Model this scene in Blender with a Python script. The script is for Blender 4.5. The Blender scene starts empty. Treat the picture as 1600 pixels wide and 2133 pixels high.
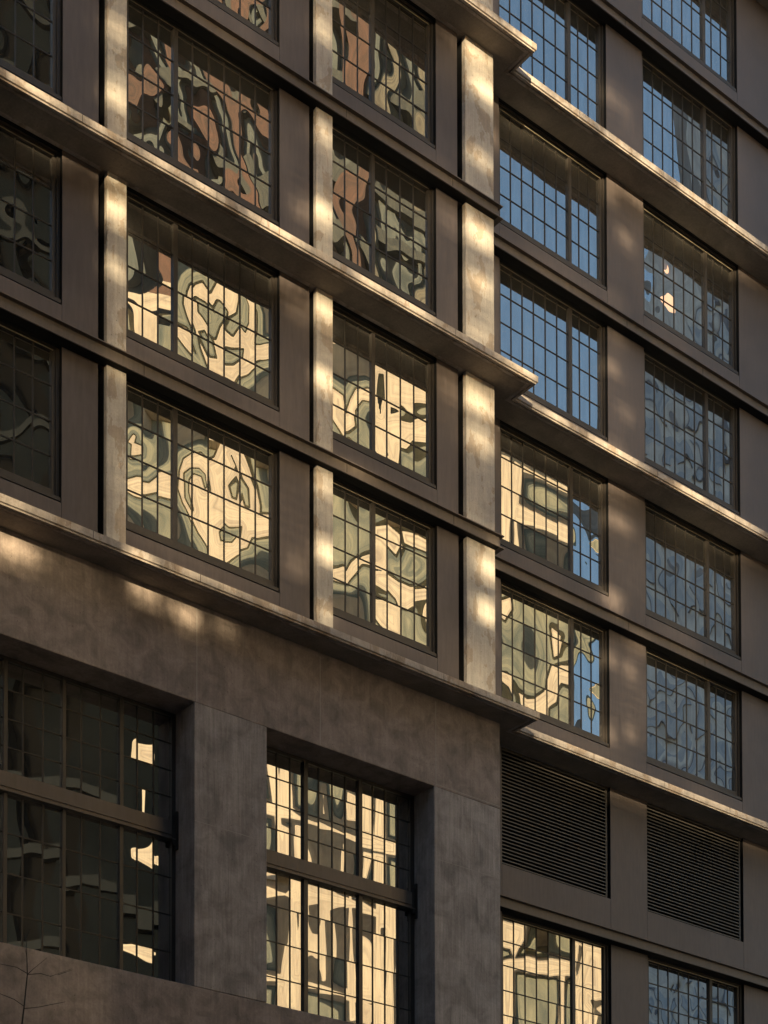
import bpy, math, random
import numpy as np
random.seed(7); rng = np.random.default_rng(7)
S = bpy.context.scene
R_ = math.radians

# ------------------------------------------------------------------ camera
F, CY, PI_, RO, YA = 3611.36553, 3085.93802, 0.0271930648, -0.00205465500, 0.678983077
D = 30.0
cf = np.array([math.sin(YA)*math.cos(PI_), math.cos(YA)*math.cos(PI_), math.sin(PI_)])
r0 = np.array([math.cos(YA), -math.sin(YA), 0.0]); u0 = np.cross(r0, cf)
cr = r0*math.cos(RO)+u0*math.sin(RO); cu = u0*math.cos(RO)-r0*math.sin(RO)
CAM = np.array([0.0, -D, 0.0])
cam = bpy.data.cameras.new('camera'); co = bpy.data.objects.new('camera', cam); S.collection.objects.link(co)
from mathutils import Matrix
co.matrix_world = Matrix([[cr[i], cu[i], -cf[i], CAM[i]] for i in range(3)]+[[0, 0, 0, 1]])
cam.sensor_fit = 'HORIZONTAL'; cam.sensor_width = 36; cam.lens = F/1600*36
cam.shift_x = 0; cam.shift_y = (CY-1066.5)/1600
cam.clip_start = .5; cam.clip_end = 3000
S.camera = co
S.render.resolution_x = 768; S.render.resolution_y = 1024

# ------------------------------------------------------------------ world and sun
SUN_AZ, SUN_EL = R_(35), R_(5.4)           # azimuth measured from -y towards -x
sund = np.array([-math.sin(SUN_AZ)*math.cos(SUN_EL), -math.cos(SUN_AZ)*math.cos(SUN_EL), math.sin(SUN_EL)])
w = bpy.data.worlds.new('World'); S.world = w; w.use_nodes = True
nt = w.node_tree; sky = nt.nodes.new('ShaderNodeTexSky'); sky.sky_type = 'NISHITA'; sky.sun_disc = False
sky.sun_elevation = SUN_EL; sky.sun_rotation = R_(180)+SUN_AZ
sky.air_density = 1.0; sky.dust_density = .6; sky.ozone_density = 1.7
bg = nt.nodes['Background']; nt.links.new(sky.outputs[0], bg.inputs[0]); bg.inputs[1].default_value = 0.15
sl = bpy.data.lights.new('sun', 'SUN'); sl.energy = 3.7; sl.angle = R_(0.5); sl.color = (1.0, .80, .47)
so = bpy.data.objects.new('sun', sl); S.collection.objects.link(so)
from mathutils import Vector
so.rotation_euler = Vector(sund).to_track_quat('Z', 'Y').to_euler()
S.view_settings.view_transform = 'Standard'; S.view_settings.look = 'None'
S.view_settings.exposure = 1.98; S.view_settings.gamma = 1
S.cycles.max_bounces = 6

def ray(px, py): return cf*F+cr*(px-800)-cu*(py-CY)
def onp(px, py, yp):
    d = ray(px, py); t = (D+yp)/d[1]; return d[0]*t, d[2]*t

# ------------------------------------------------------------------ helpers
def tag(o, label=None, cat=None, group=None, kind=None):
    if label: o['label'] = label
    if cat: o['category'] = cat
    if group: o['group'] = group
    if kind: o['kind'] = kind
    return o
def empty(name, loc=(0, 0, 0)):
    o = bpy.data.objects.new(name, None); S.collection.objects.link(o); o.location = loc; o.empty_display_size = .5; return o
class MB:
    def __init__(s): s.v = []; s.f = []
    def box(s, x0, x1, y0, y1, z0, z1):
        n = len(s.v)
        s.v += [(x0, y0, z0), (x1, y0, z0), (x1, y1, z0), (x0, y1, z0), (x0, y0, z1), (x1, y0, z1), (x1, y1, z1), (x0, y1, z1)]
        s.f += [(n, n+3, n+2, n+1), (n+4, n+5, n+6, n+7), (n, n+1, n+5, n+4), (n+1, n+2, n+6, n+5), (n+2, n+3, n+7, n+6), (n+3, n, n+4, n+7)]
    def prism_x(s, x0, x1, pts):               # closed yz polygon swept along x
        n = len(s.v); k = len(pts)
        for x in (x0, x1): s.v += [(x, y, z) for y, z in pts]
        for i in range(k): s.f.append((n+i, n+(i+1) % k, n+k+(i+1) % k, n+k+i))
        s.f.append(tuple(range(n+k-1, n-1, -1))); s.f.append(tuple(range(n+k, n+2*k)))
    def tube(s, p0, p1, r0_, r1_, seg=7):
        p0 = np.array(p0, float); p1 = np.array(p1, float); d = p1-p0; d /= np.linalg.norm(d)
        a = np.cross(d, [0.3, .9, .2]); a /= np.linalg.norm(a); b = np.cross(d, a); n = len(s.v)
        for p, r in ((p0, r0_), (p1, r1_)):
            for i in range(seg):
                t = 2*math.pi*i/seg; s.v.append(tuple(p+r*(a*math.cos(t)+b*math.sin(t))))
        for i in range(seg): s.f.append((n+i, n+(i+1) % seg, n+seg+(i+1) % seg, n+seg+i))
    def build(s, name, mat, parent=None, bevel=0):
        m = bpy.data.meshes.new(name); m.from_pydata([tuple(map(float, v)) for v in s.v], [], s.f); m.update()
        o = bpy.data.objects.new(name, m); S.collection.objects.link(o); m.materials.append(mat)
        if parent:
            o.parent = parent
            q = parent; off = Vector((0, 0, 0))
            while q: off += q.location; q = q.parent
            for v in m.vertices: v.co -= off
        if bevel:
            b = o.modifiers.new('bevel', 'BEVEL'); b.width = bevel; b.segments = 2; b.limit_method = 'ANGLE'
        return o

# ------------------------------------------------------------------ materials
def newmat(name):
    m = bpy.data.materials.new(name); m.use_nodes = True; nt = m.node_tree; nt.nodes.clear()
    out = nt.nodes.new('ShaderNodeOutputMaterial'); return m, nt, out
def nd(nt, t, **k):
    n = nt.nodes.new(t)
    for a, b in k.items():
        if a.startswith('i_'): n.inputs[int(a[2:])].default_value = b
        else: setattr(n, a, b)
    return n
def coords(nt, scale=(1, 1, 1)):
    g = nd(nt, 'ShaderNodeNewGeometry'); mp = nd(nt, 'ShaderNodeMapping'); nt.links.new(g.outputs['Position'], mp.inputs[0])
    mp.inputs['Scale'].default_value = scale; return mp.outputs[0]
def noise(nt, vec, scale, detail=4, rough=.55, dist=0):
    n = nd(nt, 'ShaderNodeTexNoise'); nt.links.new(vec, n.inputs['Vector']); n.inputs['Scale'].default_value = scale
    n.inputs['Detail'].default_value = detail; n.inputs['Roughness'].default_value = rough; n.inputs['Distortion'].default_value = dist
    return n.outputs[0]
def ramp(nt, fac, stops, interp='LINEAR'):
    r = nd(nt, 'ShaderNodeValToRGB'); r.color_ramp.interpolation = interp; nt.links.new(fac, r.inputs[0]); e = r.color_ramp.elements
    while len(e) < len(stops): e.new(.5)
    for i, (p, c) in enumerate(stops):
        e[i].position = p; e[i].color = (*c, 1) if not isinstance(c, (int, float)) else (c, c, c, 1)
    return r.outputs[0]
def mix(nt, a, b, fac, mode='MIX'):
    m = nd(nt, 'ShaderNodeMixRGB', blend_type=mode)
    for i, x in ((1, a), (2, b), (0, fac)):
        if isinstance(x, (int, float)): m.inputs[i].default_value = x
        elif isinstance(x, tuple): m.inputs[i].default_value = (*x, 1)
        else: nt.links.new(x, m.inputs[i])
    return m.outputs[0]
def finish(nt, out, col, rough, bumps=(), metallic=0, spec=.5):
    b = nd(nt, 'ShaderNodeBsdfPrincipled'); nt.links.new(b.outputs[0], out.inputs[0])
    if isinstance(col, tuple): b.inputs['Base Color'].default_value = (*col, 1)
    else: nt.links.new(col, b.inputs['Base Color'])
    if isinstance(rough, (int, float)): b.inputs['Roughness'].default_value = rough
    else: nt.links.new(rough, b.inputs['Roughness'])
    b.inputs['Metallic'].default_value = metallic; b.inputs['Specular IOR Level'].default_value = spec
    prev = None
    for h, st, di in bumps:
        bp = nd(nt, 'ShaderNodeBump'); bp.inputs['Strength'].default_value = st; bp.inputs['Distance'].default_value = di
        nt.links.new(h, bp.inputs['Height'])
        if prev: nt.links.new(prev, bp.inputs['Normal'])
        prev = bp.outputs[0]
    if prev: nt.links.new(prev, b.inputs['Normal'])
    return b
def mat_concrete(name, base, dark, streak=.5, board=False, stain=True, scale=1.0):
    m, nt, out = newmat(name)
    c = coords(nt); cs = coords(nt, (9, 9, .55)); 
    big = noise(nt, c, 1.1*scale, 5, .6, .6); fine = noise(nt, c, 22, 5, .65); strk = noise(nt, cs, 1.6, 6, .65, .3)
    col = mix(nt, dark, base, ramp(nt, big, [(.32, 0.0), (.62, 1.0)]))
    col = mix(nt, col, ramp(nt, strk, [(.3, .62), (.7, 1.22)]), streak, 'MULTIPLY')
    col = mix(nt, col, ramp(nt, fine, [(.3, .82), (.7, 1.12)]), .7, 'MULTIPLY')
    if stain:
        st = noise(nt, coords(nt, (1, 1, .55)), 2.3, 6, .62, .35)
        col = mix(nt, col, (.80, .74, .68), ramp(nt, st, [(.545, 0.0), (.565, 1.0)]), 'MULTIPLY')
        rs = noise(nt, coords(nt, (7, 7, .8)), 1.1, 5, .7)
        col = mix(nt, col, (.60, .45, .36), ramp(nt, rs, [(.60, 0.0), (.72, .8)]), 'MULTIPLY')
    vo = nd(nt, 'ShaderNodeTexVoronoi'); vo.inputs['Scale'].default_value = 6.5; nt.links.new(c, vo.inputs['Vector'])
    pit = ramp(nt, vo.outputs['Distance'], [(.05, 0.0), (.09, 1.0)])
    col = mix(nt, col, pit, .45, 'MULTIPLY')
    bl = [(big, .4, .03), (fine, .5, .008), (pit, .4, .008)]
    if board: bl.append((strk, .5, .012))
    finish(nt, out, col, .82, bl, spec=.25); return m
def mat_metal(name, col, rough=.42, var=.25, metallic=.25):
    m, nt, out = newmat(name)
    n1 = noise(nt, coords(nt), .9, 4, .6, .4); n2 = noise(nt, coords(nt, (6, 6, .8)), 2.2, 5, .6)
    c = mix(nt, tuple(x*(1-var) for x in col), tuple(x*(1+var) for x in col), n1)
    c = mix(nt, c, ramp(nt, n2, [(.3, .68), (.7, 1.2)]), .6, 'MULTIPLY')
    ro = ramp(nt, n2, [(.3, rough-.07), (.75, rough+.12)])
    finish(nt, out, c, ro, [(n1, .12, .02)], metallic); return m
def mat_flat(name, col, rough=.8, nz=.25, scale=1.0, spec=.2):
    m, nt, out = newmat(name); n = noise(nt, coords(nt), scale, 4)
    c = mix(nt, tuple(x*(1-nz) for x in col), tuple(min(1, x*(1+nz)) for x in col), n)
    finish(nt, out, c, rough, spec=spec); return m

M = {}
M['conc'] = mat_concrete('facade_concrete', (.50, .445, .395), (.37, .325, .295), .45)
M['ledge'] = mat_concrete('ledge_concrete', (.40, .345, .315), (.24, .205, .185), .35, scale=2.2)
M['base'] = mat_concrete('board_formed_concrete', (.375, .328, .312), (.215, .188, .18), .7, board=True, stain=False, scale=1.5)
M['lintel'] = mat_concrete('lintel_concrete', (.325, .262, .236), (.185, .15, .136), .38, stain=False, scale=2.0)
M['bronze'] = mat_metal('bronze_panel', (.104, .083, .081), .5)
M['beam'] = mat_metal('bronze_beam', (.108, .086, .075), .48)
M['frame'] = mat_metal('dark_bronze_frame', (.046, .038, .034), .45)
M['slat'] = mat_metal('louvre_slat', (.10, .09, .082), .5, .3)
M['bead_light'] = mat_metal('bead_highlight', (.42, .35, .25), .35, .2, .6)  # pale tone stands in for edge light under the window heads
M['muntin'] = mat_metal('muntin_bronze', (.028, .022, .019), .5)
M['black'] = mat_flat('black_joint_and_shade', (.008, .008, .009), .7)  # for joints, the core, and strips coloured black as shade
M['cream'] = mat_flat('cream_stone', (.86, .73, .50), .8, .07, .4)
M['sage'] = mat_flat('sage_glazing', (.27, .275, .20), .6, .3, .25)
M['slate'] = mat_flat('slate_glazing', (.075, .09, .088), .6, .4, .3)
M['brick'] = mat_flat('orange_brick', (.42, .20, .115), .9, .2, .6)
M['darkt'] = mat_flat('dark_tower_panel', (.006, .006, .006), .95, .4, .3, 0)
M['darkg'] = mat_flat('dark_tower_glass', (.007, .009, .0105), .95, .7, .22, 0)
M['pale'] = mat_flat('pale_blue_grey_panel', (.60, .57, .61), .8, .15, .3)
M['blueg'] = mat_flat('blue_grey_glazing', (.23, .28, .40), .5, .45, .35)
M['screen'] = mat_flat('added_screen_sheet', (.10, .095, .09), .8)
M['bark'] = mat_flat('bark', (.035, .028, .024), .9)
def mat_streak(name, a, b_, fq=1.0):
    m, nt, out = newmat(name); n = noise(nt, coords(nt, (1.3, 1.8, .16)), fq, 5, .62, .3); c = mix(nt, a, b_, ramp(nt, n, [(.35, 0.0), (.62, 1.0)])); finish(nt, out, c, .8, spec=.2); return m
M['cream'] = mat_streak('cream_stone', (.43, .36, .29), (.70, .60, .46), 3.2)
M['sage'] = mat_streak('sage_glazing', (.10, .12, .11), (.29, .285, .215), 2.4)
M['slate'] = mat_streak('slate_glazing', (.075, .09, .088), (.15, .165, .15), 2.0)
M['dimslate'] = mat_streak('dim_slate_glazing', (.055, .06, .058), (.10, .105, .09), 2.4)
M['brick'] = mat_streak('orange_brick', (.075, .050, .040), (.165, .088, .062), 2.6)
M['taupe'] = mat_streak('taupe_stone', (.10, .09, .075), (.22, .20, .15), 2.6)
M['pale'] = mat_streak('pale_blue_grey_panel', (.40, .38, .41), (.60, .57, .59))
M['blueg'] = mat_streak('blue_grey_glazing', (.27, .30, .39), (.42, .44, .51))
M['ground'] = mat_flat('asphalt', (.05, .05, .052), .9)

def mat_glass():
    m, nt, out = newmat('window_glass')
    at = nd(nt, 'ShaderNodeAttribute', attribute_name='aimed_wave')
    nm = nd(nt, 'ShaderNodeVectorMath', operation='NORMALIZE'); nt.links.new(at.outputs['Vector'], nm.inputs[0])
    g = nd(nt, 'ShaderNodeBsdfGlossy'); g.inputs['Roughness'].default_value = 0.0; g.inputs['Color'].default_value = (.97, .955, .94, 1)
    nt.links.new(nm.outputs[0], g.inputs['Normal'])
    d = nd(nt, 'ShaderNodeBsdfDiffuse'); d.inputs['Color'].default_value = (.03, .028, .026, 1)
    fr = nd(nt, 'ShaderNodeFresnel'); fr.inputs['IOR'].default_value = 1.5
    ma = nd(nt, 'ShaderNodeMath', operation='MULTIPLY_ADD'); nt.links.new(fr.outputs[0], ma.inputs[0])
    ma.inputs[1].default_value = 1.2; ma.inputs[2].default_value = .38
    dn = noise(nt, coords(nt, (5, 5, .7)), 1.4, 6, .7); dm = nd(nt, 'ShaderNodeMath', operation='MULTIPLY'); nt.links.new(ma.outputs[0], dm.inputs[0])
    nt.links.new(ramp(nt, dn, [(.3, .82), (.6, 1.0), (.75, 1.04)]), dm.inputs[1])
    mx = nd(nt, 'ShaderNodeMixShader'); nt.links.new(dm.outputs[0], mx.inputs[0])
    nt.links.new(d.outputs[0], mx.inputs[1]); nt.links.new(g.outputs[0], mx.inputs[2]); nt.links.new(mx.outputs[0], out.inputs[0])
    return m
M['glass'] = mat_glass()

# ------------------------------------------------------------------ building dimensions
XC, ROFF = 27.68, .73
LEDGES = [19.345, 27.46, 35.575, 43.69]
BEAMS = [23.65, 31.68, 39.74]
XL, XR = 8.0, 46.0
bld = empty('loft_building', (20, 0, -1.6))
tag(bld, 'concrete and dark bronze loft building with grid windows and projecting floor ledges', 'building')

def swept(name, mat, prof, both=True, bevel=0):
    """closed (outward, z) profile swept round the step between the two blocks"""
    b = MB(); k = len(prof); rows = []
    for o, z in prof:
        if both: pts = [(XL, -o), (XC+o, -o), (XC+o, ROFF-o), (XR, ROFF-o)]
        else: pts = [(XC+.02, ROFF-o), (XR, ROFF-o)]
        rows.append([(x, y, z) for x, y in pts])
    n = len(rows[0])
    for r in rows: b.v += r
    for i in range(k):
        j = (i+1) % k
        for q in range(n-1): b.f.append((i*n+q, j*n+q, j*n+q+1, i*n+q+1))
    b.f.append(tuple(i*n for i in range(k))); b.f.append(tuple(i*n+n-1 for i in range(k-1, -1, -1)))
    return b.build(name, mat, bld, bevel)
P = .735
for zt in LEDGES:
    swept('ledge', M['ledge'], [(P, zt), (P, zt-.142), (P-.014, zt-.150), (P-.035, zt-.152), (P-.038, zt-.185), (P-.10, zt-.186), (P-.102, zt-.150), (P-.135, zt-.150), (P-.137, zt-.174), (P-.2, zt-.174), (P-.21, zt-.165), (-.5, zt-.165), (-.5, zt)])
for zt in BEAMS+[15.36]:
    bz = .32 if zt > 16 else .29
    swept('steel_beam', M['beam'], [(.155, zt), (.155, zt-.022), (.07, zt-.030), (.07, zt-bz+.026), (.155, zt-bz+.018), (.155, zt-bz), (-.27, zt-bz), (-.27, zt)], both=zt > 16)
# joints: short cover straps on the beam webs
def strap(x, yoff, zt):
    b = MB(); b.box(x, x+.008, yoff-.0745, yoff-.05, zt-.29, zt-.032); b.build('beam_joint', M['black'], bld)
for zt in BEAMS:
    for x in (17.95, 23.15, 26.3): strap(x, 0, zt)
    for x in (33.0, 36.0): strap(x, ROFF, zt)
for zt in LEDGES:
    for k, x in enumerate((15.9, 18.75, 22.35, 25.4)):
        b = MB(); x += .13*((k*7+int(zt)) % 5); b.box(x, x+.010, -P-.0015, -P+.02, zt-.146, zt-.004); b.build('ledge_joint', M['black'], bld)
    for k, x in enumerate((30.6, 33.4, 36.2)):
        b = MB(); x += .1*((k*3+int(zt)) % 5); b.box(x, x+.010, ROFF-P-.0015, ROFF-P+.02, zt-.146, zt-.004); b.build('ledge_joint', M['black'], bld)
# core behind everything (keeps the cavities dark)
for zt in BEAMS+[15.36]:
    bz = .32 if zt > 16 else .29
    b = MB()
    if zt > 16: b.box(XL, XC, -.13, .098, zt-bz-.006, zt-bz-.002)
    b.box(XC+.05, XR, ROFF-.13, ROFF+.098, zt-bz-.006, zt-bz-.002); b.build('beam_shade', M['black'], bld)  # black sheet paints the shade under each beam
M['soffit'] = mat_concrete('shaded_soffit_concrete', (.26, .225, .20), (.17, .148, .13), .3, stain=False)  # darker than the ledge: shade put into the soffit colour
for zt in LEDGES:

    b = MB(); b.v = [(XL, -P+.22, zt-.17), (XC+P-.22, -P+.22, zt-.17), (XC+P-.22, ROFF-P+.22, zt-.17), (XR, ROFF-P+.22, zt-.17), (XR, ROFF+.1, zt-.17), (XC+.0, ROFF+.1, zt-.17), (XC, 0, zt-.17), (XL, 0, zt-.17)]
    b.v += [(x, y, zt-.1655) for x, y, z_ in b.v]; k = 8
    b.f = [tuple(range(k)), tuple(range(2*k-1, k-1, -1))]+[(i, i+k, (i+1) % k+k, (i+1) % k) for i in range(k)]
    b.build('ledge_soffit_shade', M['soffit'], bld)
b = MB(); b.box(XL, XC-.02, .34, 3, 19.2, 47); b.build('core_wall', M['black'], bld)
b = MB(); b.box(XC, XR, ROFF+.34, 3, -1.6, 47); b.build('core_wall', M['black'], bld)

# pilasters
STOR = [(19.345, 27.295), (27.46, 35.41), (35.575, 43.52)]
for x0, x1 in ((12.2, 12.66), (17.133, 17.584), (22.374, 22.823), (26.769, 27.675)):
    for z0, z1 in STOR:
        b = MB(); b.box(x0, x1, 0, .125, z0, z1); o = b.build('pilaster', M['conc'], bld, .012)
        b = MB(); b.box(x0+.01, x1-.005, .125, .35, z0, z1); b.build('pilaster_groove_shade', M['black'], bld)  # black paints the groove beside the pilaster as shaded
# return wall of the front block
b = MB(); b.box(27.3, 27.66, .13, 2.5, 19.345, 43.5); b.build('side_wall', M['bronze'], bld)

# panels
rowsF = []     # (sill bottom, glass rows, head top)
lowG = np.array([20.47, 21.155, 21.86, 22.575, 23.265]); upG = np.array([24.44, 25.09, 25.80, 26.53, 27.19])
ROWS = [(19.345, lowG, 23.33), (23.65, upG, 27.295),
        (27.46, lowG+8.07, 31.36), (31.68, upG+8.09, 35.41), (35.575, lowG+16.13, 39.42), (39.74, upG+16.2, 43.52)]
GROUNDR = (8.0, np.array([9.6, 10.22, 10.84, 11.46, 12.0, 12.60, 13.21, 13.83, 14.43, 15.0]), 15.07)
def panel(x0, x1, off, z0, z1):
    b = MB(); b.box(x0, x1, off+.10, off+.33, z0+.006, z1); return b.build('wall_panel', M['bronze'], bld, .004)
for zb, g, zh in ROWS:
    for x0, x1 in ((16.184, 16.99), (21.454, 22.25), (25.943, 26.60)): panel(x0, x1, 0, zb, zh)
    for x0, x1 in ((27.70, 28.623), (32.455, 33.838), (37.757, 41.5)): panel(x0, x1, ROFF, zb, zh)
    for x0, x1, off in ((12.7, 16.178, 0), (17.589, 21.448, 0), (22.828, 25.937, 0), (28.629, 32.449, ROFF), (33.844, 37.751, ROFF)):
        b = MB(); b.box(x0, x1, off+.102, off+.33, zb+.006, g[0]-.275); b.build('spandrel_panel', M['bronze'], bld, .004)
# louvre storey
for x0, x1 in ((27.82, 28.623), (32.455, 33.838), (37.757, 41.5)):
    panel(x0, x1, ROFF, 15.36, 19.18); panel(x0, x1, ROFF, 8.0, 15.07)
for x0, x1 in ((28.629, 32.449), (33.844, 37.751)):
    b = MB(); b.box(x0, x1, ROFF+.102, ROFF+.33, 15.366, 16.25); b.build('spandrel_panel', M['bronze'], bld, .004)
    b = MB(); z = 16.285
    while z < 19.1:
        y = ROFF+.135
        b.prism_x(x0+.03, x1-.15, [(y, z), (y, z+.026), (y+.13, z+.085), (y+.13, z+.073), (y+.012, z+.004)])
        z += .0905
    lv = MB(); f = .05
    lv.box(x0, x1, ROFF+.15, ROFF+.32, 19.10, 19.17); lv.box(x1-.15, x1-.09, ROFF+.13, ROFF+.30, 16.26, 19.10); lv.box(x0, x0+.03, ROFF+.13, ROFF+.30, 16.26, 19.10)
    lo = lv.build('louvre', M['frame'], bld); b.build('slats', M['slat'], lo)
    b = MB(); b.box(x1-.004, x1-.001, ROFF+.106, ROFF+.33, 16.26, 19.17); b.build('reveal_shade', M['black'], lo)  # black strip paints the louvre reveal as if in shade

# ------------------------------------------------------------------ wavy glass, normals aimed so reflections take traced outlines
def sm(a, b, x): t = np.clip((x-a)/(b-a), 0, 1); return t*t*(3-2*t)
class Noi:
    def __init__(s, seed, n=9, fx=1.0, fz=.6):
        r = np.random.default_rng(seed); s.k = r.normal(size=(n, 2))*np.array([fx, fz])*2.2; s.p = r.uniform(0, 6.28, n); s.a = 1/(0.6+np.linalg.norm(s.k, axis=1)); s.a /= np.sqrt((s.a**2).sum()/2)
    def __call__(s, x, z): return (np.sin(x[..., None]*s.k[:, 0]+z[..., None]*s.k[:, 1]+s.p)*s.a).sum(-1)
def sdf(poly, X, Z):
    """signed distance, positive inside"""
    px, pz = poly[:, 0], poly[:, 1]; n = len(px); dmin = np.full(X.shape, 1e9); ins = np.zeros(X.shape, bool)
    for i in range(n):
        ax, az, bx, bz = px[i], pz[i], px[(i+1) % n], pz[(i+1) % n]
        ex, ez = bx-ax, bz-az; t = np.clip(((X-ax)*ex+(Z-az)*ez)/(ex*ex+ez*ez+1e-12), 0, 1)
        dmin = np.minimum(dmin, np.hypot(X-ax-t*ex, Z-az-t*ez))
        c = ((az > Z) != (bz > Z)) & (X < (bx-ax)*(Z-az)/(bz-az+1e-12)+ax); ins ^= c
    return np.where(ins, dmin, -dmin)
TX = 60.0                                    # west face of the tall stone tower
def nat_target(Pt):
    d = Pt-CAM; d = d/np.linalg.norm(d, axis=-1, keepdims=True); o = d*np.array([1, -1, 1]); return d, o
def glass_pane(x0, x1, z0, z1, y, spec, parent, seed, lites=None):
    nx = max(4, int((x1-x0)/.03)); nz = max(4, int((z1-z0)/.03))
    X, Z = np.meshgrid(np.linspace(x0, x1, nx+1), np.linspace(z0, z1, nz+1)); Pt = np.stack([X, np.full_like(X, y), Z], -1)
    d, o = nat_target(Pt); n1, n2, n3, n4 = Noi(seed), Noi(seed+1), Noi(seed+2, 9, 3, 2), Noi(seed+3, 9, 3, 2)
    u = (X-x0)/(x1-x0)*2-1; v = (Z-z0)/(z1-z0)*2-1
    if spec['mode'] == 'nat':
        a = spec['a']; n = np.stack([a*(.8*n1(X, Z)+.6*n3(X, Z))+spec.get('pill', 0)*u, -np.ones_like(X), a*(.8*n2(X, Z)+.6*n4(X, Z))+spec.get('pill', 0)*v], -1)
    else:
        xc, zc = (x0+x1)/2, (z0+z1)/2
        c0 = np.array([xc, y, zc]); dd = (c0-CAM); dd = dd/np.linalg.norm(dd); t = (TX-xc)/dd[0]; S0 = y-dd[1]*t; Z0 = zc+dd[2]*t
        S0 = spec.get('S', S0); Z0 = spec.get('Z', Z0); am = spec.get('a', .5)
        if 'poly' in spec:
            phi = None
            for pl in spec['poly']:
                s_ = sdf(pl, X, Z); phi = s_ if phi is None else np.maximum(phi, s_)
            for pl in spec.get('hole', []): phi = np.minimum(phi, -sdf(pl, X, Z))
            phi = phi+.012*n3(X, Z)
            edge = spec['edge']; sg_ = spec.get('sg', 1)                 # y of the pier's edge; pier lies towards +y
            St = edge+sg_*(np.where(phi > 0, 1.0*np.tanh(phi/.22), np.maximum(1.25*np.tanh(phi/.3)*(1+.55*n2(X, Z)), -1.95 if sg_ > 0 else -1.15)))+.06*n1(X, Z)
        else:
            St = S0+spec['gs']*(X-xc)+am*n1(X, Z)+am*.65*n3(X, Z)+spec.get('sk', 0)*(Z-zc)
        Zt = Z0+spec.get('gz', 2.2)*(Z-zc)+spec.get('gx', 0)*(X-xc)+am*1.0*n2(X, Z)+am*.4*n4(X, Z)
        if 'poly' in spec:                     # look between two floor bands
            zm = 3+3.6*round((Z0-3-2.07)/3.6)+2.07; Zt = zm+np.clip(spec.get('zk', .95)*(Z-zc), -1.35, 1.35)
            if spec.get('band'): Zt = Z0+spec['gz']*(Z-zc)+.1*n2(X, Z)
        T = np.stack([np.full_like(X, TX), St, Zt], -1); oo = T-Pt; oo /= np.linalg.norm(oo, axis=-1, keepdims=True); n = oo-d  # solved from the camera so each point reflects its chosen target
    if lites is not None:                      # every lite sits at its own tiny tilt and bow
        lx, lz = lites; ix = np.clip(np.searchsorted(lx, X[0])-1, 0, len(lx)-2); iz = np.clip(np.searchsorted(lz, Z[:, 0])-1, 0, len(lz)-2)
        rr_ = np.random.default_rng(seed+991); ta = rr_.normal(0, spec.get('lt', .0006), (len(lz), len(lx))); tb = rr_.normal(0, spec.get('lt', .0006), (len(lz), len(lx)))
        cxm = (np.array(lx)[ix]+np.array(lx)[ix+1])/2; czm = (np.array(lz)[iz]+np.array(lz)[iz+1])/2
        n = n/np.linalg.norm(n, axis=-1, keepdims=True)
        n = n+np.stack([ta[iz][:, ix]+.0015*(X-cxm[None]), 0*X, tb[iz][:, ix]+.0015*(Z-czm[:, None])], -1)
    n = n/np.linalg.norm(n, axis=-1, keepdims=True)
    for bx, bz, rad, T0 in spec.get('lens', []):
        ax, az = X-bx, Z-bz; rr = np.hypot(ax*(1+.35*np.sin(3*np.arctan2(az, ax)+1)), az); k = 1-sm(.62, 1.0, rr/rad)
        T = np.array(T0)+np.stack([0*ax, 1.2*ax, 1.2*az], -1); oo = T-Pt; oo /= np.linalg.norm(oo, axis=-1, keepdims=True); nb_ = oo-d
        nb_ /= np.linalg.norm(nb_, axis=-1, keepdims=True); n = n*(1-k[..., None])+nb_*k[..., None]
    m = bpy.data.meshes.new('pane'); off = Vector((0, 0, 0)); q = parent
    while q: off += q.location; q = q.parent
    vv = Pt.reshape(-1, 3)-np.array(off); idx = np.arange((nx+1)*(nz+1)).reshape(nz+1, nx+1)
    f = np.stack([idx[:-1, :-1], idx[:-1, 1:], idx[1:, 1:], idx[1:, :-1]], -1).reshape(-1, 4)
    m.from_pydata(vv.tolist(), [], f.tolist()); m.update()
    at = m.attributes.new('aimed_wave', 'FLOAT_VECTOR', 'POINT'); at.data.foreach_set('vector', n.reshape(-1).astype(np.float32))
    m.materials.append(M['glass']); ob = bpy.data.objects.new('pane', m); S.collection.objects.link(ob); ob.parent = parent

def PX(lst, ox, oy, sc, y):      # polygon traced in a zoomed crop -> window-plane metres
    return np.array([onp(ox+a/sc, oy+b_/sc, y) for a, b_ in lst])

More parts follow.
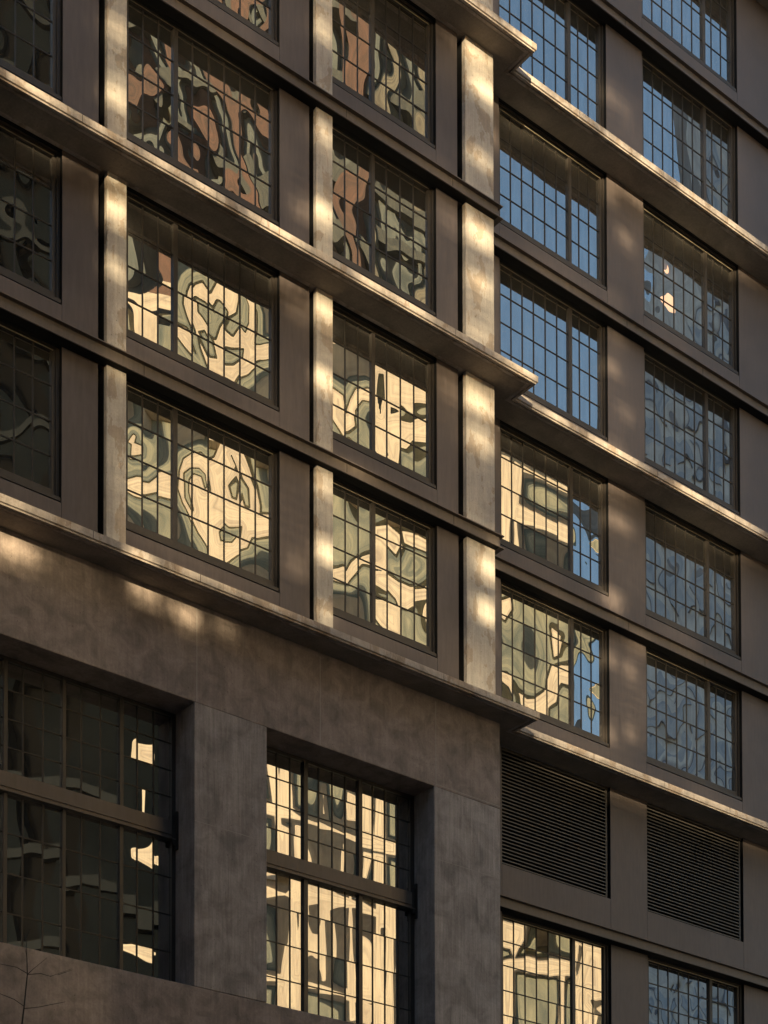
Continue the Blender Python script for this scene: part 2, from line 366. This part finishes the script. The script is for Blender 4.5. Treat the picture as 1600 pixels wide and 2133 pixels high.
def window(x0, x1, secs, zb, g, zh, off, specs, seed, sill=True):
    root = MB(); y = off
    gl, gr, g0, g1 = secs[0][0], secs[-1][-1], g[0], g[-1]
    # stepped frame: outer ring, inner ring
    hz = min(zh-.002, g1+.11); hm = g1+(hz-g1)*.5
    root.box(x0, gl-.055, y+.185, y+.33, g0-.13, hz); root.box(gr+.075, x1-.006, y+.185, y+.33, g0-.13, hz)
    root.box(gl-.055, gr+.075, y+.185, y+.33, hm, hz)
    fr = root.build('window', M['frame'], bld)
    b = MB(); b.box(gl-.055, gl, y+.225, y+.31, g0-.13, hm); b.box(gr, gr+.075, y+.225, y+.31, g0-.13, hm); b.box(gl, gr, y+.225, y+.31, g1, hm); b.box(gl, gr, y+.225, y+.31, g0-.13, g0)
    b.build('sash_frame', M['frame'], fr)
    b = MB(); b.box(x0+.002, x1-.006, y+(.1 if abs(zh-zb-3.645) > .1 else .1), y+.183, zh-.012, zh-.004); b.build('head_shade', M['black'], fr)  # black strip, shade at the window head put in as colour
    b = MB(); b.box(gl-.02, gr+.02, y+.212, y+.225, g1-.012, g1+.004); b.build('head_highlight_strip', M['bead_light'], fr)  # painted bright line along the head
    b = MB(); b.prism_x(x0, x1-.003, [(y+.125, g0-.235), (y+.33, g0-.235), (y+.33, g0-.13), (y+.20, g0-.13), (y+.125, g0-.16)]); b.build('sill', M['frame'], fr)
    b = MB(); b.box(x1-.004, x1-.001, y+.106, y+.33, g0-.235, zh-.002); b.build('reveal_shade', M['black'], fr)  # reveal shade painted on as a black lining
    for i in range(len(secs)-1):
        b = MB(); b.box(secs[i][-1], secs[i+1][0], y+.228, y+.31, g0, g1); b.build('mullion', M['frame'], fr)
    b = MB()
    for s in secs:
        for x in s[1:-1]: b.box(x-.013, x+.013, y+.269, y+.284, g0, g1)
        for z in g[1:-1]: b.box(s[0], s[-1], y+.272, y+.2835, z-.013, z+.013)
    b.build('muntin_grid', M['muntin'], fr)
    for i, s in enumerate(secs):
        glass_pane(s[0], s[-1], g0, g1, y+.285, specs[i], fr, seed*10+i*5, (s, list(g)))
    return fr

B1 = [[17.75, 18.124, 18.492, 18.837], [18.941, 19.33, 19.731, 20.131, 20.536, 20.934, 21.323]]
B2 = [[22.98, 23.375, 23.746, 24.112], [24.204, 24.583, 24.988, 25.39, 25.798]]
B3 = [[28.77, 29.174, 29.559, 29.951, 30.362, 30.773, 31.166], [31.274, 31.588, 31.956, 32.309]]
B4 = [[34.01, 34.435, 34.829, 35.243, 35.646, 36.053, 36.45], [36.563, 36.866, 37.264, 37.615]]
B0 = [[12.9, 13.3, 13.7, 14.1, 14.5, 14.75], [14.85, 15.243, 15.642, 16.03]]
nat = lambda a, p=0: dict(mode='nat', a=a, pill=p)
gm = lambda **k: dict(mode='map', **k)
c4 = lambda l: PX(l, 0, 560, 2.58, .285)
c5 = lambda l: PX(l, 560, 560, 2.58, .285)
c3 = lambda l: PX(l, 560, 1100, 2.58, .285)
r6 = lambda l: PX(l, 1000, 560, 2.667, 1.015)
r4 = lambda l: PX(l, 1000, 1100, 2.667, 1.015)
r7 = lambda l: PX(l, 1000, 1600, 2.667, 1.015)
w6 = lambda l: PX(l, 500, 1600, 2.667, .78)
w5 = lambda l: PX(l, 0, 0, 1, .78)
E1 = -68.0; E2 = -52.0; E3 = -40.0      # pier edges (y) on the stone tower, see below
face1 = [c4([(1000,120),(1015,80),(1040,60),(1090,55),(1120,100),(1160,45),(1210,60),(1265,105),(1330,130),(1360,165),(1380,230),(1382,340),(1360,400),(1400,410),(1460,405),(1460,478),(1400,495),(1370,520),(1330,560),(1290,580),(1265,625),(1190,590),(1110,550),(1090,500),(1060,420),(1045,330),(1020,260),(1000,190)]),
         c4([(930,290),(1000,330),(1050,400),(1090,520),(1020,440),(930,335)])]
face1h = [c4([(1280,110),(1320,130),(1345,200),(1345,300),(1320,350),(1290,310),(1250,350),(1225,320),(1240,270),(1275,240),(1285,170)]), c4([(1060,170),(1100,190),(1145,240),(1150,300),(1120,310),(1090,260),(1065,230)]),
          c4([(1205,450),(1250,445),(1310,430),(1300,480),(1250,505),(1210,500)]), c4([(1180,190),(1215,230),(1200,260),(1170,300),(1150,360),(1130,340),(1160,260)]), c4([(1070,340),(1100,330),(1150,420),(1165,480),(1130,470)])]
band1 = [c4([(660,95),(750,130),(830,130),(940,125),(940,200),(850,195),(800,220),(760,215),(720,180),(660,165)])]
face2 = [c4([(960,1080),(985,1020),(1035,995),(1080,990),(1110,1020),(1150,1010),(1185,940),(1205,930),(1240,960),(1290,990),(1330,1080),(1365,1170),(1385,1270),(1385,1330),(1465,1340),(1465,1400),(1400,1420),(1350,1440),(1330,1500),(1270,1530),(1210,1580),(1190,1595),(1120,1560),(1115,1500),(1060,1420),(1020,1340),(975,1260),(950,1180)])]
face2h = [c4([(990,1100),(1020,1070),(1070,1065),(1110,1100),(1120,1180),(1100,1190),(1080,1120),(1040,1100),(1015,1130),(1010,1200),(1030,1290),(1000,1230)]), c4([(1215,1160),(1240,1240),(1280,1260),(1300,1200),(1320,1270),(1340,1280),(1335,1180),(1300,1130),(1275,1050),(1245,990),(1235,1000),(1260,1060),(1240,1110)]),
          c4([(1170,1410),(1200,1370),(1230,1395),(1300,1385),(1290,1440),(1250,1480),(1180,1470)])]
band2 = [c4([(660,1140),(740,1130),(800,1150),(850,1120),(945,1120),(945,1200),(850,1190),(780,1220),(720,1210),(660,1180)]), c4([(700,1010),(760,990),(760,960),(690,930),(720,900)])]
f3r = [c5([(550,505),(870,650),(870,960),(780,985),(700,965),(700,1060),(640,1040),(600,1000),(550,900)])]
f3rh = [c5([(590,560),(620,560),(625,700),(600,780),(585,700)]), c5([(640,720),(700,730),(870,720),(870,800),(760,820),(700,800),(640,800)]), c5([(780,930),(870,930),(870,1010),(720,1050),(720,1000)]), c5([(575,870),(600,860),(640,1000),(600,1000)])]
f3l = [c5([(415,760),(440,700),(470,650),(530,640),(560,660),(560,700),(500,700),(460,760),(470,850),(430,890),(400,900),(335,800),(335,630),(400,680)]), c5([(380,900),(430,900),(480,960),(400,960)])]
f4l = [c3([(420,240),(450,190),(500,150),(570,145),(570,190),(500,190),(470,220),(430,280),(420,300),(340,280),(340,225),(400,220)])]
f4r = [c3([(560,-20),(640,-20),(700,40),(720,100),(690,170),(650,130),(600,80),(560,60)]), c3([(560,220),(640,240),(700,290),(760,320),(880,325),(880,375),(790,400),(740,440),(700,430),(680,380),(640,340),(560,300)]), c3([(560,380),(640,400),(710,440),(715,590),(660,570),(600,520),(560,470)]), c3([(720,20),(800,40),(880,90),(880,140),(800,110),(730,80)])]
a3l = [r6([(120,1030),(165,1045),(175,1290),(165,1540),(120,1520)]), r6([(185,1055),(240,1085),(225,1120),(200,1330),(225,1560),(185,1550)]), r6([(190,1310),(300,1350),(510,1440),(510,1530),(350,1450),(190,1385)]), r6([(230,1085),(510,1225),(510,1262),(240,1130)])]
b3l = [r4([(115,400),(170,380),(180,450),(140,520),(115,500)]), r4([(110,815),(150,820),(200,900),(260,950),(310,960),(370,920),(375,850),(400,770),(450,760),(510,780),(510,860),(450,860),(430,900),(420,960),(380,1000),(380,1080),(300,1040),(230,990),(220,930),(180,860)]), r4([(400,560),(450,600),(440,700),(410,720),(405,640)])]

w2u = [w6(q) for q in ([(150,-60),(205,-60),(210,0),(218,180),(232,330),(282,510),(207,490),(190,250),(172,120)], [(220,-60),(283,-40),(288,230),(232,220)], [(225,310),(275,330),(272,500),(215,480)], [(295,300),(352,310),(352,530),(303,510)],
  [(140,188),(280,220),(370,270),(440,290),(520,320),(650,370),(740,385),(860,415),(860,475),(740,450),(650,425),(600,400),(520,365),(440,345),(380,320),(280,290),(140,253)], [(595,130),(645,150),(640,290),(600,280)], [(450,90),(475,95),(478,270),(455,265)],
  [(680,130),(735,145),(735,380),(680,360)], [(757,150),(803,165),(803,400),(752,390)], [(690,470),(742,480),(705,620),(680,610)], [(750,480),(803,490),(803,680),(742,650)], [(560,400),(590,410),(580,600),(555,590)])]
w2l = [w6(q) for q in ([(140,668),(250,688),(290,640),(345,650),(380,665),(470,690),(560,705),(650,730),(740,770),(860,806),(860,876),(740,830),(650,790),(560,770),(470,745),(380,725),(290,740),(250,715),(140,708)],
  [(282,600),(352,620),(345,1380),(250,1360),(232,1290),(243,1100),(262,960),(277,800)], [(748,730),(860,750),(860,1480),(748,1440)], [(140,1148),(250,1165),(350,1190),(480,1215),(560,1235),(650,1260),(740,1275),(860,1305),(860,1336),(740,1310),(650,1300),(560,1270),(480,1250),(350,1225),(250,1200),(140,1183)],
  [(215,1200),(240,1210),(240,1380),(205,1370)], [(600,640),(625,645),(640,1400),(615,1400)], [(455,780),(470,785),(475,1180),(460,1180)])]
w2h = [w6(q) for q in ([(315,760),(330,765),(325,1150),(305,1150)], [(790,900),(806,900),(806,1250),(790,1240)])]
b3g = [r7(q) for q in ([(120,850),(252,870),(247,960),(215,1010),(190,1060),(170,1000),(120,985)], [(120,1080),(190,1060),(260,1050),(320,1065),(400,1060),(510,1080),(510,1152),(440,1150),(380,1155),(320,1145),(260,1130),(192,1125),(182,1460),(120,1460)], [(440,1150),(470,1160),(465,1460),(440,1460)])]
b3gr = [r7(q) for q in ([(520,960),(600,985),(700,1000),(700,1460),(520,1460)],)]
b3gh = [r7(q) for q in ([(550,980),(572,1000),(560,1060),(535,1210),(528,1120)], [(600,1260),(640,1300),(690,1290),(690,1310),(640,1330),(600,1300)], [(640,1340),(690,1380),(690,1460),(630,1460)])]
w1u = [w5(q) for q in ([(286,1552),(330,1565),(330,1592),(286,1582)], [(296,1640),(302,1645),(301,1700),(295,1700)])]
w1l = [w5(q) for q in ([(275,1770),(330,1785),(330,1804),(275,1786)], [(248,1962),(290,1970),(330,1979),(330,1998),(290,1990),(248,1982)])]
# dim floor bands of a corner building, seen low in the dark glass
def E(v): return v
W = [  # bay, row index, specs
    ('B1', 0, [gm(poly=band2, edge=E1, a=.5, gz=1.6), gm(poly=face2, hole=face2h, edge=E1+8, a=.25, gz=1.5)]),
    ('B1', 1, [gm(poly=band1, edge=E1, a=.5, gz=1.6), gm(poly=face1, hole=face1h, edge=E1+8, a=.25, gz=1.5)]),
    ('B1', 2, [gm(S=-70, Z=98, gs=1.6, a=1.1), gm(S=-64, Z=98, gs=2.4, a=1.3, gz=2.5)]),
    ('B1', 3, [gm(S=-75, Z=100, gs=2, a=1.2), gm(S=-66, Z=100, gs=2.2, a=1.5, gz=2.5)]),
    ('B2', 0, [gm(poly=f4l, edge=E2, a=.5, gz=1.6), gm(poly=f4r, edge=E2+4, a=.3, gz=1.6)]),
    ('B2', 1, [gm(poly=f3l, edge=E2, a=.5, gz=1.6), gm(poly=f3r, hole=f3rh, edge=E2+4, a=.3, gz=1.6)]),
    ('B2', 2, [gm(S=-60, Z=92, gs=2.2, a=.6), gm(S=-50, Z=90, gs=2.6, a=1.0, gz=2.0)]),
    ('B2', 3, [gm(S=-60, Z=96, gs=2.2, a=.4), gm(S=-49, Z=94, gs=2.6, a=.8, gz=2.0)]),
    ('B2', 4, [gm(S=-60, Z=100, gs=2.2, a=.4), gm(S=-49, Z=100, gs=2.0, a=.8, gz=2.0)]),
    ('B3', 0, [gm(poly=b3l, edge=E3, a=.25, gz=1.4), nat(.010)]),
    ('B3', 1, [gm(poly=a3l, edge=-42.1, sg=-1, a=.15, gz=1.2), nat(.010)]),
]
done = {(a, b) for a, b, c in W}
for r in range(6):
    if ('B0', r) not in done: W.append(('B0', r, [gm(S=-104, gs=1.5, a=.9), gm(S=-100, gs=1.5, a=1.1)]))
    if ('B1', r) not in done: W.append(('B1', r, [gm(S=-75, Z=100, gs=2, a=1.2), gm(S=-66, Z=100, gs=2.2, a=1.5)]))
    if ('B2', r) not in done: W.append(('B2', r, [gm(S=-55, Z=96, gs=2.2, a=.6), gm(S=-50, Z=90, gs=2.0, a=1.2)]))
    if ('B3', r) not in done: W.append(('B3', r, [nat(.004), nat(.004)]))
    W.append(('B4', r, [nat(.0075 if r < 4 else .003), nat(.0075 if r < 4 else .003)]))
for q in W:  # spots of glass aimed to show a warm gleam
    if q[0] == 'B4' and q[1] == 3: q[2][0]['lens'] = [(*onp(1395, 631, 1.015), .31, (82.3, -42.05, 78.1))]
    if q[0] == 'B3' and q[1] == 1: q[2][1]['lens'] = [(*onp(1243, 1137, 1.015), .22, (60, -33, 45.0))]
    if q[0] == 'B3' and q[1] == 0: q[2][1]['lens'] = [(*onp(1246, 1440, 1.015), .24, (60, -33, 38.0))]
geo = dict(B0=(12.7, 16.18, B0, 0), B1=(17.589, 21.448, B1, 0), B2=(22.828, 25.937, B2, 0), B3=(28.62, 32.449, B3, ROFF), B4=(33.84, 37.751, B4, ROFF))
for i, (bay, r, sp) in enumerate(W):
    x0, x1, secs, off = geo[bay]; zb, g, zh = ROWS[r]
    window(x0, x1, secs, zb, g, zh, off, sp, 40+i)
zb, g, zh = GROUNDR
window(28.62, 32.449, B3, zb, g, zh, ROFF, [gm(poly=b3g, edge=-42.1, sg=-1, a=.15, gz=1.2), gm(poly=b3gr, hole=b3gh, edge=-42.1, sg=-1, a=.15, gz=1.2)], 201)
window(33.84, 37.751, B4, zb, g, zh, ROFF, [nat(.010), nat(.010)], 202)

# ------------------------------------------------------------------ concrete base with deep openings
XB = 27.80
def bpart(name, mat, *bx):
    b = MB(); b.box(*bx); return b.build(name, mat, bld, .015)
bpart('base_lintel', M['lintel'], XL, XB, 0, 1.2, 17.11, 19.18)
bpart('base_pier', M['base'], XL, 14.45, 0, 1.2, 11.18, 17.11)
bpart('base_pier', M['base'], 19.215, 21.038, 0, 1.2, 11.18, 17.11)
bpart('base_pier', M['base'], 25.745, XB, 0, 1.2, 11.18, 17.11)
bpart('base_wall', M['lintel'], XL, XB, -.012, 1.2, -1.6, 11.168)
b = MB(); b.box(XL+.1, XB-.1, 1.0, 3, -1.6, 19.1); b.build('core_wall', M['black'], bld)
M['joint'] = mat_flat('formwork_ridge', (.34, .30, .285), .85, .3, 3)
for x, z0, z1 in ((19.26, 17.13, 19.1), (22.45, 17.13, 19.1), (25.78, 15.0, 19.1)):
    b = MB(); b.box(x, x+.018, -.004, .01, z0, z1); b.build('formwork_ridge', M['joint'], bld)
for x0, x1, z in ((19.22, 21.03, 14.62), (25.76, 27.79, 15.42), (25.8, 27.79, 17.16)):
    b = MB(); b.box(x0, x1, -.003, .01, z, z+.012); b.build('formwork_ridge', M['joint'], bld)
def base_window(x0, x1, secs, specs, seed):
    up = [14.79, 15.343, 15.906, 16.48, 17.04]; lo = [11.2, 12.055, 12.84, 13.635, 14.385]
    fr = MB(); y = .72
    for xa, xb in ((x0, secs[0][0]), (secs[-1][-1], x1)): fr.box(xa, xb, y, y+.14, 11.18, 17.105)
    fr.box(secs[0][0], secs[-1][-1], y, y+.14, 17.04, 17.105)
    w_ = fr.build('base_window', M['frame'], bld)
    b = MB()
    for i in range(len(secs)-1): b.box(secs[i][-1], secs[i+1][0], y-.01, y+.10, 11.18, 17.04)
    b.build('mullion', M['frame'], w_)
    b = MB()
    for s in secs:
        for x in s[1:-1]: b.box(x-.014, x+.014, y+.042, y+.059, 11.2, 17.04)
        for z in up[1:-1]+lo[1:-1]: b.box(s[0], s[-1], y+.047, y+.058, z-.011, z+.011)
    b.build('muntin_grid', M['muntin'], w_)
    b = MB(); b.prism_x(x0, x1-.02, [(.64, 14.79), (.86, 14.79), (.86, 14.40), (.62, 14.40), (.62, 14.425), (.66, 14.44), (.66, 14.49), (.64, 14.495)]); b.build('transom_beam', M['beam'], w_)
    b = MB(); b.box(x1-.05, x1-.004, .60, .68, 14.2, 15.0); b.box(x1-.14, x1-.05, .63, .64, 14.3, 14.9); b.build('end_plate', M['muntin'], w_)
    for i, s in enumerate(secs):
        glass_pane(s[0], s[-1], 11.2, 14.40, y+.06, specs[i][0], w_, seed*7+i*3, (s, lo))
        glass_pane(s[0], s[-1], 14.78, 17.04, y+.06, specs[i][1], w_, seed*7+i*3+50, (s, up))
    return w_
dk = lambda **k: gm(gs=1.6, a=.22, gz=2.1, gx=-.25, lt=.0003, **k)
base_window(14.46, 19.21, [[14.55, 14.9, 15.27], [15.35, 15.713, 16.15, 16.56], [16.63, 17.01, 17.44, 17.87], [17.95, 18.31, 18.70, 19.12]],
            [(dk(S=-95), dk(S=-95)), (dk(S=-92), dk(S=-92)), (dk(S=-88), dk(S=-88)), (gm(poly=w1l, edge=-80.0, a=.3, gz=1.5), gm(poly=w1u, edge=-80.0, a=.3, gz=1.5))], 31)
base_window(21.04, 25.74, [[21.12, 21.48, 21.84, 22.20, 22.54], [22.65, 22.99, 23.37, 23.74, 24.09], [24.19, 24.53, 24.89, 25.29, 25.63]],
            [(gm(poly=w2l, hole=w2h, edge=s_+1.9, sg=-1, a=.1, gz=1.2), gm(poly=w2u, edge=s_+1.9, sg=-1, a=.1, gz=1.2)) for s_ in (-60, -56, -52)], 47)

# ------------------------------------------------------------------ opposite side of the street (seen in the glass)
def tower(name, label, zones, x0, x1, y0, y1, H, edge0, pitch, pier, fl, band, mats, mat_core, zsplit=None):
    root = empty(name, ((x0+x1)/2, (y0+y1)/2, -1.6)); tag(root, label, 'building')
    b = MB(); b.box(x0+.45, x1, y0, y1, -1.6, H); b.build('core', mat_core, root)
    return root
st = empty('stone_tower', (70, -58, -1.6)); tag(st, 'tall cream stone tower with deep piers and orange brick top across the street', 'building')
b = MB(); b.box(60.5, 61.6, -80, -37, -1.6, 84); b.box(60.5, 62, -37, -31.5, -1.6, 54); b.build('core', M['slate'], st)
b = MB(); b.box(60.5, 61.6, -80, -37, 84, 118); b.build('upper_core', M['dimslate'], st)
ZB = 84.0
pc, pb_, pw, sg, sd, pt_, sg2 = MB(), MB(), MB(), MB(), MB(), MB(), MB()
e = -80.0
while e < -31.6:
    hi = 118 if e < -37.2 else 54
    pc.box(60, 60.6, e, e+1.9, -1.6, min(hi, ZB))            # pier occupies [e, e+1.9]
    if hi > ZB: (pb_ if e < -59 else pt_).box(60, 60.6, e, e+1.3, ZB, hi)
    sg.box(60.30, 60.49, e+1.9, e+3.3, -1.6, min(hi, ZB))      # sage glazing, slate strip left at its right
    if hi > ZB: sg2.box(60.30, 60.49, e+2.3, e+2.9, ZB, hi)
    e += 4.0
z = 3.0
while z < 118:
    if z < ZB: pw.box(60.12, 60.6, -80, -37 if z > 53 else -31.5, z, z+.55)
    else: sd.box(60.12, 60.6, -80, -37, z, z+1.0)
    z += 3.6
pc.build('pier', M['cream'], st); pb_.build('brick_pier', M['brick'], st); pt_.build('taupe_pier', M['taupe'], st); pw.build('spandrel', M['cream'], st); sg.build('glazing', M['sage'], st); sd.build('dark_spandrel', M['dimslate'], st); sg2.build('upper_glazing', M['slate'], st)
b = MB(); b.box(59.7, 62.2, -37, -31.2, 54, 54.7); b.box(59.7, 61.8, -80.2, -36.9, 118, 119); b.build('cornice', M['cream'], st)
M['dspan'] = mat_flat('dim_blue_grey_band', (.022, .025, .027), .95, .3, .3, 0)
dt = empty('dark_tower', (70, -105, -1.6)); tag(dt, 'dark bronze office tower down the street with dim green glass', 'building')
b = MB(); b.box(60.3, 62, -150, -80.3, -1.6, 125); b.build('core', M['darkt'], dt)
g_, s_ = MB(), MB(); e = -150.0
while e < -81: g_.box(60.15, 60.29, e+.6, e+2.6, -1.6, 124); e += 3.2
z = 3
while z < 124: s_.box(60.0, 60.28, -150, -80.4, z, z+.5); z += 4.2
g_.build('glazing', M['darkg'], dt); s_.build('spandrel', M['dspan'], dt)
pt = empty('pale_block', (96, -50, -1.6)); tag(pt, 'pale blue grey block in shade with grid of bluish windows', 'building')
b = MB(); b.box(79, 150, -44, -42.3, -1.6, 82); b.box(86.5, 150, -44, -42.3, 82, 97); b.build('core', M['pale'], pt)
g_ = MB(); x = 79.6
while x < 148:
    z = 2
    while z < 95:
        if z < 79 or x > 87: g_.box(x, x+1.7, -42.29, -42.1, z, z+2.5)
        z += 3.7
    x += 2.9
g_.build('glazing', M['blueg'], pt)
lm, lnt, lout = newmat('glow_emission'); le = nd(lnt, 'ShaderNodeEmission'); le.inputs[0].default_value = (1, .60, .36, 1); le.inputs[1].default_value = .8; lnt.links.new(le.outputs[0], lout.inputs[0])
b = MB(); b.box(81.3, 83.4, -42.09, -42.04, 76.8, 79.4); b.build('glow_patch', lm, pt)  # added glowing patch, imitates a warm gleam caught in the glass

# ------------------------------------------------------------------ unseen screen added before the sun, holes shaped to cast the dapples
YS = -37.0; tA = math.tan(SUN_AZ); tE = math.tan(SUN_EL)/math.cos(SUN_AZ)
NX, NZ, CS = 168, 160, .25; X0w, Z0w = 8.0, 7.0     # cells, expressed as the wall point (plane y=0) they shade
xx = X0w+(np.arange(NX)+.5)*CS; zz = Z0w+(np.arange(NZ)+.5)*CS; XW, ZW = np.meshgrid(xx, zz)
T = np.zeros_like(XW)
T += .105*sm(16.9, 17.6, XW)*(1-sm(35.5, 38.5, XW))*sm(19.15, 19.35, ZW)
T += .03*(1-sm(16.9, 17.6, XW))
mott = Noi(5, 12, .9, .6)(XW, ZW); T *= np.clip(1+.45*mott, .25, 2)
def patch(px, py, sx, sz, a, y=0.0):
    X, Z = onp(px, py, y); X = X-y*tA; Z = Z+y*tE
    if abs(y+P) < .01 or abs(y-ROFF+P) < .01: sz = .19; a *= 1.25
    global T; g_ = 1.6*a*np.exp(-((XW-X)/sx)**2-((ZW-Z)/sz)**2)
    if y < -.5 and 18 < Z < 20: g_ = g_*(ZW > 19.22)
    T = T+g_
for p in [(240,60,.35,.9,.25),(242,200,.35,.5,.4),(242,440,.3,.65,.8),(240,560,.3,.5,.3),(240,760,.3,.3,.15),
          (674,60,.3,.6,.3),(675,280,.3,.5,.35),(674,440,.3,.45,.85),(676,650,.3,.5,.7),(676,790,.3,.45,.85),(678,1010,.3,.3,.35),(680,1150,.3,.45,.65),(680,1280,.3,.2,.25),
          (1015,190,.4,.85,1.0),(990,120,.3,.3,.4),(1000,330,.4,.5,.3),(1000,490,.45,.7,.75),(1000,590,.4,.5,.4),(1000,700,.4,.4,.15),(1000,840,.45,.5,.75),(1000,920,.4,.4,.35),(1018,1185,.3,.6,.75),(1015,1275,.3,.28,.75),
          (630,430,.25,.6,.35),(620,1170,.25,.5,.35),(620,640,.3,.5,.2),(935,450,.3,.5,.2),(935,800,.3,.5,.25),
          (1285,120,.25,.5,.35),(1318,150,.2,.6,.2),(1285,330,.2,.6,.5),(1320,430,.25,.35,.5),(1300,560,.4,.25,.15),(1290,700,.3,.35,.5),(1320,800,.2,.25,.3),(1300,880,.4,.3,.35),(1300,1030,.5,.5,.55),(1290,1190,.35,.22,1.0),(1300,1225,.2,.2,.3),(1285,1320,.25,.35,.6),(1330,1350,.2,.25,.5),(1285,1480,.22,.3,.6),(1332,1480,.2,.22,.45),
          (15,1135,.45,.8,.95),(298,1225,.2,.65,.8),(392,1282,.22,.5,.6),(345,1250,.2,.2,.15),(470,1305,.15,.15,.2),(1300,640,.3,.15,.2),(1350,1300,.5,.15,.3),(1180,1230,.5,.15,.3),(740,980,.5,.12,.3),(1030,1140,.2,.15,.4)]: patch(*p)
for p in [(60,175,.35,.3,.7),(110,210,.3,.3,.35),(215,265,.4,.3,.35),(340,340,.35,.25,.4),(430,395,.4,.3,.45),(580,480,.6,.3,.75),(780,590,.4,.3,.7),(860,640,.5,.3,.5),(1080,760,.35,.3,.8),(1000,720,.3,.2,-.1),(20,1040,.5,.3,.7),(115,1085,.5,.3,.6),
          (400,1190,.4,.3,.55),(480,1225,.35,.3,.8),(560,1262,.4,.3,.6),(620,1290,.4,.3,.35),(1100,90,.5,.35,.7),(1000,30,.5,.3,.4)]: patch(*p, y=-P)
for p in [(1110,165,.4,.3,.8),(1180,220,.6,.3,.6),(1290,300,.5,.3,.5),(1350,345,.5,.3,.6),(1440,410,.35,.3,1.0),(1520,465,1.2,.35,.5),(1090,830,.2,.2,.6),(1160,865,.35,.25,.8),(1280,940,.8,.3,.65),(1440,1025,.5,.3,.75),(1530,1075,1.0,.3,.35),(1200,1560,1.5,.3,.28),(1450,1660,3,.3,.30)]: patch(*p, y=ROFF-P)
T = np.clip(T, 0, 1)
half = CS/2*np.sqrt(1-T)
cx = XW+YS*tA; cz = ZW-YS*tE
keep = (half > .004)
v = np.stack([np.stack([cx+sx*half, np.full_like(cx, YS), cz+sz*half], -1) for sx, sz in ((-1, -1), (1, -1), (1, 1), (-1, 1))], 2)[keep]
nq = v.shape[0]; m = bpy.data.meshes.new('dapple_grid')
m.vertices.add(nq*4); m.vertices.foreach_set('co', v.reshape(-1).astype(np.float32)); m.loops.add(nq*4); m.loops.foreach_set('vertex_index', np.arange(nq*4, dtype=np.int32))
m.polygons.add(nq); m.polygons.foreach_set('loop_start', np.arange(0, nq*4, 4, dtype=np.int32)); m.polygons.foreach_set('loop_total', np.full(nq, 4, dtype=np.int32)); m.update(); m.validate()
m.materials.append(M['screen'])
sb = empty('added_dapple_screen', (0, YS, -1.6)); tag(sb, 'unseen screen added behind the viewer, pierced to dapple the low sun', 'building')
o = bpy.data.objects.new('dapple_grid', m); S.collection.objects.link(o); m.transform(Matrix.Translation((0, -YS, 1.6))); o.parent = sb
sx0, sx1 = X0w+YS*tA, X0w+NX*CS+YS*tA; sz0, sz1 = Z0w-YS*tE, Z0w+NZ*CS-YS*tE
b = MB(); b.box(sx0-70, sx0, YS-.2, YS+.1, -1.6, sz1); b.box(sx0, sx1, YS-.2, YS+.1, -1.6, sz0); b.box(sx1, 31, YS-.2, YS+.1, -1.6, sz1); b.build('light_blocker', M['screen'], sb)  # plain sheets added round the grid to hold off low light
b = MB(); b.box(sx0-70, 31, YS-.4, YS-.2, sz1, sz1+1.2); b.build('screen_rim', M['screen'], sb)

# ------------------------------------------------------------------ bare street tree whose top pokes into the corner
tr = empty('bare_tree', (0, 0, 0)); tag(tr, 'thin bare tree with forked twigs before the concrete base at lower left', 'tree')
def tp(px, py, dep):
    d = ray(px, py); d = d/np.dot(d, cf)/1.0; d = d/ (np.dot(d, cf)); return CAM+d*dep
root_top = tp(45, 2140, 17.0)
tr.location = (root_top[0], root_top[1], -1.6)
b = MB(); b.tube((root_top[0]+.1, root_top[1]+.05, -1.6), (root_top[0]+.03, root_top[1], 2.5), .06, .035, 9); b.tube((root_top[0]+.03, root_top[1], 2.5), root_top, .035, .0095, 9)
tk = b
def limb(pts, r0_, r1_):
    q = [tp(*p) for p in pts]; n = len(q)-1
    for i in range(n): tk.tube(q[i], q[i+1], r0_+(r1_-r0_)*i/n, r0_+(r1_-r0_)*(i+1)/n, 6)
limb([(45,2140,17),(50,2100,17),(57,2030,17.02),(56,1995,17.05),(54,1955,17.1),(62,1935,17.15)], .0085, .002)
limb([(50,2101,17),(80,2098,16.9),(110,2092,16.8),(136,2087,16.75)], .004, .0015)
limb([(50,2096,17),(30,2082,17.1),(0,2070,17.2),(-40,2055,17.3)], .004, .002)
limb([(57,2030,17),(70,2018,16.9),(98,1995,16.8)], .0035, .0012)
limb([(57,2030,17),(85,2028,17.1),(105,2034,17.2),(150,2018,17.3)], .004, .0012)
limb([(57,2028,17),(35,2015,17.1),(0,2008,17.15),(-30,2000,17.2)], .004, .0015)
limb([(120,2031,17.2),(140,2024,17.1),(152,2020,17.1)], .002, .001)
limb([(56,1995,17.05),(50,1965,17.0),(42,1948,17.0)], .0025, .001)
tk.build('branches', M['bark'], tr)

nb = empty('added_shade_block', (6, -5, -1.6)); tag(nb, 'unseen block added left of the loft building to shade its left bays', 'building')
b = MB(); b.box(-6, 7.4, -9, -.85, -1.6, 60); b.build('shade_block_side', M['base'], nb, .02); b = MB(); b.box(-6.3, 7.7, -9.3, -.9, 60, 60.6); b.build('cornice', M['ledge'], nb)  # out of view, put here to darken the left bays
# ------------------------------------------------------------------ ground
b = MB(); b.v = [(-600, -600, -1.6), (900, -600, -1.6), (900, 600, -1.6), (-600, 600, -1.6)]; b.f = [(0, 1, 2, 3)]
tag(b.build('ground', M['ground']), kind='structure')
